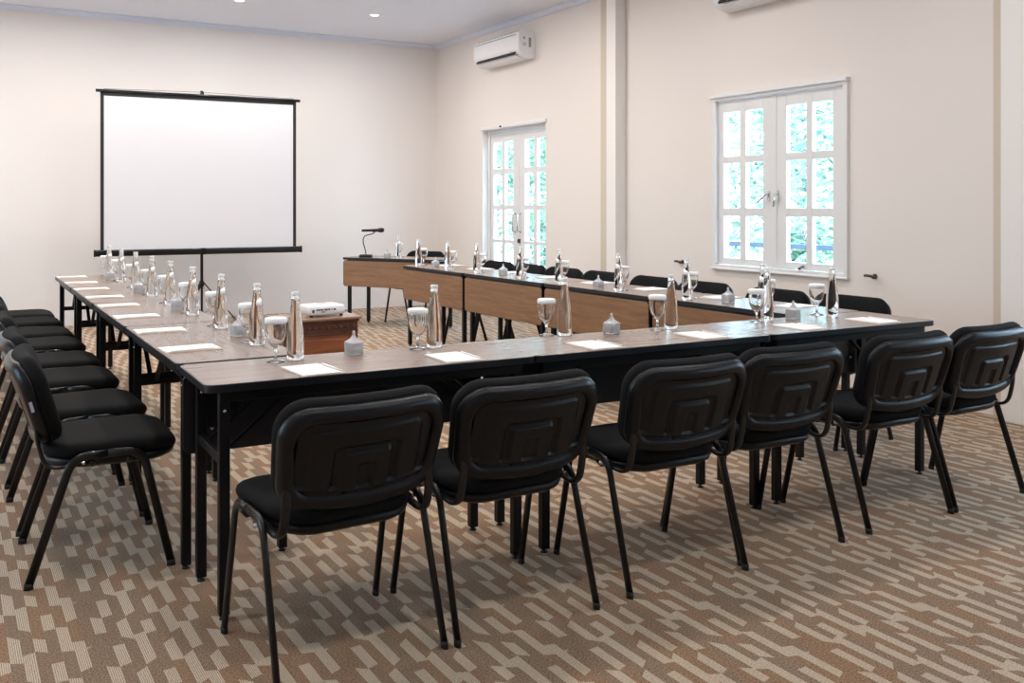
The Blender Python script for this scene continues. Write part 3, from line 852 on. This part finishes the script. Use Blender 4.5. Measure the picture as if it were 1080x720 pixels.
for sx in (-1, 1): m.tube([(0, .045, 2.53), (sx*hw*.97, 0, zt+.03)], .003, seg=6)
m.build('hanger_wires', M['grey'], ps)
m = MB(); m.tube([(0, .055, .445), (0, .055, .50)], .026, seg=14); m.tube([(0, .055, .13), (0, .055, .17)], .024, seg=14); m.box((0, .0, zb-.012), (.05, .08, .07)); m.build('collars', M['plastic'], ps)
for a in (0, 120, 240):
    q = radians(a+ (-18)); c_, s_ = cos(q), sin(q)
    lg = MB().bar((.02*c_, .055+.02*s_, .485), (.40*c_, .055+.40*s_, .02), .022, .012).build('leg', M['tube'], ps)
    MB().bar((.015*c_, .055+.015*s_, .15), (.20*c_, .055+.20*s_, .262), .012, .006).build('strut', M['tube'], lg)
    MB().lathe([(.012, 0), (.016, .004), (.014, .03), (.010, .036)], 12, (.405*c_, .055+.405*s_, 0)).build('rubber_foot', M['rubber'], lg)

# ------------------------------------------------------------------ air conditioners
def make_ac(label, y, z):
    """indoor split unit, local x out of the wall, local y along it; origin at wall, bottom"""
    t = thing('air_conditioner', label, 'air conditioner', (WX, y, z), 0, 'wall mounted air conditioners')
    Lh, Hh = .515, .305
    P = [(0, .012), (-.05, .0), (-.13, .012), (-.185, .050), (-.212, .095), (-.218, .15), (-.216, .25), (-.205, .285), (-.175, .302), (0, .305)]
    def ring(yy, k=1.): return [Vector((x*k, yy, .15+(z-.15)*k)) for x, z in P]
    MB().loft([ring(-Lh, .93), ring(-Lh+.006, .985), ring(-Lh+.02), ring(Lh-.02), ring(Lh-.006, .985), ring(Lh, .93)], smooth=False).build('casing', M['white_plastic'], t, bevel=.004)
    MB().box((-.208, 0, .062), (.012, 2*Lh-.16, .032), Matrix.Rotation(radians(38), 3, 'Y')).build('air_outlet', M['black'], t)
    m = MB(); m.box((-.170, 0, .020), (.075, 2*Lh-.15, .006), Matrix.Rotation(radians(22), 3, 'Y')); m.build('louvre', M['white_plastic'], t)
    m = MB(); m.box((-.214, 0, .262), (.012, 2*Lh-.10, .005)); m.build('front_seam', M['grey'], t)
    m = MB()
    for k in range(13): m.box((-.12+.0*k, -.45+.075*k, .306), (.13, .006, .004))
    m.build('intake_grille', M['grey'], t)
    m = MB(); m.box((-.065, -Lh-.0008, .18), (.030, .0016, .105)); m.build('rating_label', M['grey'], t)
    m = MB(); m.box((-.140, -Lh-.0004, .225), (.02, .0014, .03)); m.box((-.135, -Lh-.0004, .165), (.05, .0014, .008)); m.box((-.135, -Lh-.0004, .145), (.045, .0014, .008)); m.build('side_print', M['grey'], t)
    m = MB(); m.box((-.214, -.36, .085), (.004, .02, .008)); m.build('display', M['grey'], t)
    return t
ac = make_ac('white wall air conditioner above and left of the door, near the far corner', 9.435, 2.935)
dup(ac, (WX, 5.345, 2.905), 0, 'white wall air conditioner above the window, cut by the top of the photo')
# refrigerant pipe trunking of the far unit
# ------------------------------------------------------------------ outdoors
struct('ground_left', MB().box((-12.4, 6, -.30), (20, 50, .2)), M['terrace'])  # unseen paving added outside the fill windows, bounces light up to the ceiling
struct('ground', MB().box((14.5, 6, -.30), (17.4, 50, .2)), M['terrace'])
def railing():
    t = thing('terrace_railing', 'blue grey metal railing outside the windows', 'railing', (7.7, 0, -.2))
    m = MB(); m.box((0, 5, 1.08), (.05, 16, .055)); m.build('top_rail', M['rail'], t, bevel=.006)
    m = MB(); m.box((0, 5, .16), (.04, 16, .04)); m.build('bottom_rail', M['rail'], t)
    for k in range(6):
        MB().box((0, -2.5+3*k, .54), (.05, .05, 1.08)).build('post', M['rail'], t)
railing()
def tree(x, y, h, r, n, mat, label, seed, trunk=.06, lo=.25, leaf=.16):
    rnd = random.Random(seed)
    t = thing('garden_tree', label, 'tree', (x, y, -.2), 0, 'trees outside the windows')
    m = MB(); pts = [Vector((0, 0, 0))]
    for k in range(1, 7): pts.append(Vector((rnd.uniform(-.06, .06)*k, rnd.uniform(-.06, .06)*k, h*.8*k/6)))
    m.tube(pts, trunk, seg=8)
    for k in range(12):
        b = pts[rnd.randint(1, 5)]; a = rnd.uniform(0, 6.28); L = r*rnd.uniform(.5, .95)
        e = b + Vector((cos(a)*L, sin(a)*L, rnd.uniform(.1, .7)*L)); mid = (b+e)/2 + Vector((0, 0, -.06))
        m.tube([b, mid, e], trunk*.28, seg=6)
    m.build('trunk', M['bark'], t)
    V = []; F = []
    for i in range(n):
        u, w = rnd.uniform(-1, 1), rnd.uniform(0, 6.28); rr = r*(rnd.random()**.45)
        zc = h*(lo+1)/2; hz = h*(1-lo)/2
        c = Vector((rr*sqrt(1-u*u)*cos(w), rr*sqrt(1-u*u)*sin(w), zc+hz*u*(rr/r)))
        q = Matrix.Rotation(rnd.uniform(0, 6.28), 3, 'Z') @ Matrix.Rotation(rnd.uniform(-1.2, 1.2), 3, 'X') @ Matrix.Rotation(rnd.uniform(-.9, .9), 3, 'Y')
        s = leaf*rnd.uniform(.6, 1.3)
        b = len(V)
        for p in ((-s, 0, 0), (-s*.3, s*.33, .03*s), (s*.5, s*.24, .0), (s, 0, -.15*s), (s*.5, -s*.24, 0), (-s*.3, -s*.33, .03*s)): V.append(c + q @ Vector(p))
        F.append(tuple(range(b, b+6)))
    MB().add(V, F).build('foliage', mat, t)
tree(10.8, 10.0, 4.8, 1.55, 2500, M['leaf_b'], 'pale green leafy tree filling the panes of the window', 1, leaf=.095, lo=.02)
tree(13.8, 13.2, 5.4, 2.0, 1500, M['leaf_a'], 'tall tree farther out, behind the tree in the window', 2, lo=.02)
tree(10.8, 6.4, 4.6, 1.5, 1300, M['leaf_a'], 'green tree outside to the right of the window view', 5)
tree(10.3, 16.8, 4.6, 1.7, 3600, M['leaf_a'], 'green leafy tree filling the glass of the door', 3, leaf=.10, lo=.05)
tree(13.6, 21.4, 5.6, 2.2, 1800, M['leaf_b'], 'pale tall tree farther out, behind the tree in the door glass', 4)
tree(8.75, 8.0, 1.7, .45, 420, M['leaf_a'], 'low shrub just beyond the railing outside the window', 8, trunk=.03, lo=.1, leaf=.09)
tree(9.1, 14.3, 1.9, .6, 600, M['leaf_a'], 'low shrub just beyond the railing outside the door', 9, trunk=.03, lo=.1, leaf=.09)
m = MB(); m.box((0, 0, 1.6), (.05, .05, 3.2)); m.box((0, 0, .08), (.24, .24, .16)); m.box((0, 0, 3.15), (.22, .22, .1))
o = m.build('porch_post', M['trim'], bevel=.01); o.location = (8.115, 13.1, -.2); tag(o, 'white square porch post outside, seen through the right leaf of the door', 'post')

# ------------------------------------------------------------------ light
def portal(op, x=WX+T+.02, ry=90):
    l = bpy.data.lights.new('window_portal', 'AREA'); l.shape = 'RECTANGLE'
    l.size = op[3]-op[2]; l.size_y = op[1]-op[0]; l.cycles.is_portal = True
    o = bpy.data.objects.new('window_portal', l); COL.objects.link(o)
    o.location = (x, (op[0]+op[1])/2, (op[2]+op[3])/2)
    o.rotation_euler = (0, radians(ry), 0)
for op in ops: portal(op)
for op in FILL_LOPS: portal(op, LX-T-.02, -90)  # portals of the added left windows

w = bpy.data.worlds.new('sky'); bpy.context.scene.world = w; w.use_nodes = True
nt = w.node_tree; nt.nodes.clear()
out = nt.nodes.new('ShaderNodeOutputWorld'); bg = nt.nodes.new('ShaderNodeBackground')
tc = nt.nodes.new('ShaderNodeTexCoord'); sp = nt.nodes.new('ShaderNodeSeparateXYZ')
rp = nt.nodes.new('ShaderNodeValToRGB')
nt.links.new(tc.outputs['Generated'], sp.inputs[0]); nt.links.new(sp.outputs['Z'], rp.inputs['Fac'])
rp.color_ramp.elements[0].position = 0.0; rp.color_ramp.elements[0].color = (.64, .84, 1.0, 1)
rp.color_ramp.elements[1].position = .9; rp.color_ramp.elements[1].color = (.42, .65, 1.0, 1)
bg.inputs['Strength'].default_value = 13.0
nt.links.new(rp.outputs['Color'], bg.inputs['Color']); nt.links.new(bg.outputs[0], out.inputs['Surface'])

s = bpy.data.lights.new('sun', 'SUN'); s.energy = 9; s.angle = radians(2); s.color = (1, .96, .88)
so = bpy.data.objects.new('sun', s); COL.objects.link(so)
so.rotation_euler = Vector((.55, .25, -1)).to_track_quat('-Z', 'Y').to_euler()

# ------------------------------------------------------------------ camera
cam = bpy.data.cameras.new('camera'); co = bpy.data.objects.new('camera', cam); COL.objects.link(co)
F_, CY_ = 1002.316, 217.098
cam.sensor_width = 36; cam.lens = F_/1080*36
cam.shift_y = -(360-CY_)/1080
cam.clip_start = .05; cam.clip_end = 200
co.location = (0, 0, 1.307)
co.rotation_euler = (radians(90), 0, -radians(30.863))
sc = bpy.context.scene
sc.camera = co
sc.view_settings.view_transform = 'Standard'; sc.view_settings.look = 'None'
sc.view_settings.gamma = 1; sc.view_settings.use_curve_mapping = False
sc.view_settings.exposure = 0.30
sc.cycles.max_bounces = 12; sc.cycles.transmission_bounces = 10; sc.cycles.diffuse_bounces = 5; sc.cycles.transparent_max_bounces = 12
sc.cycles.sample_clamp_indirect = 6
sc.cycles.use_denoising = True
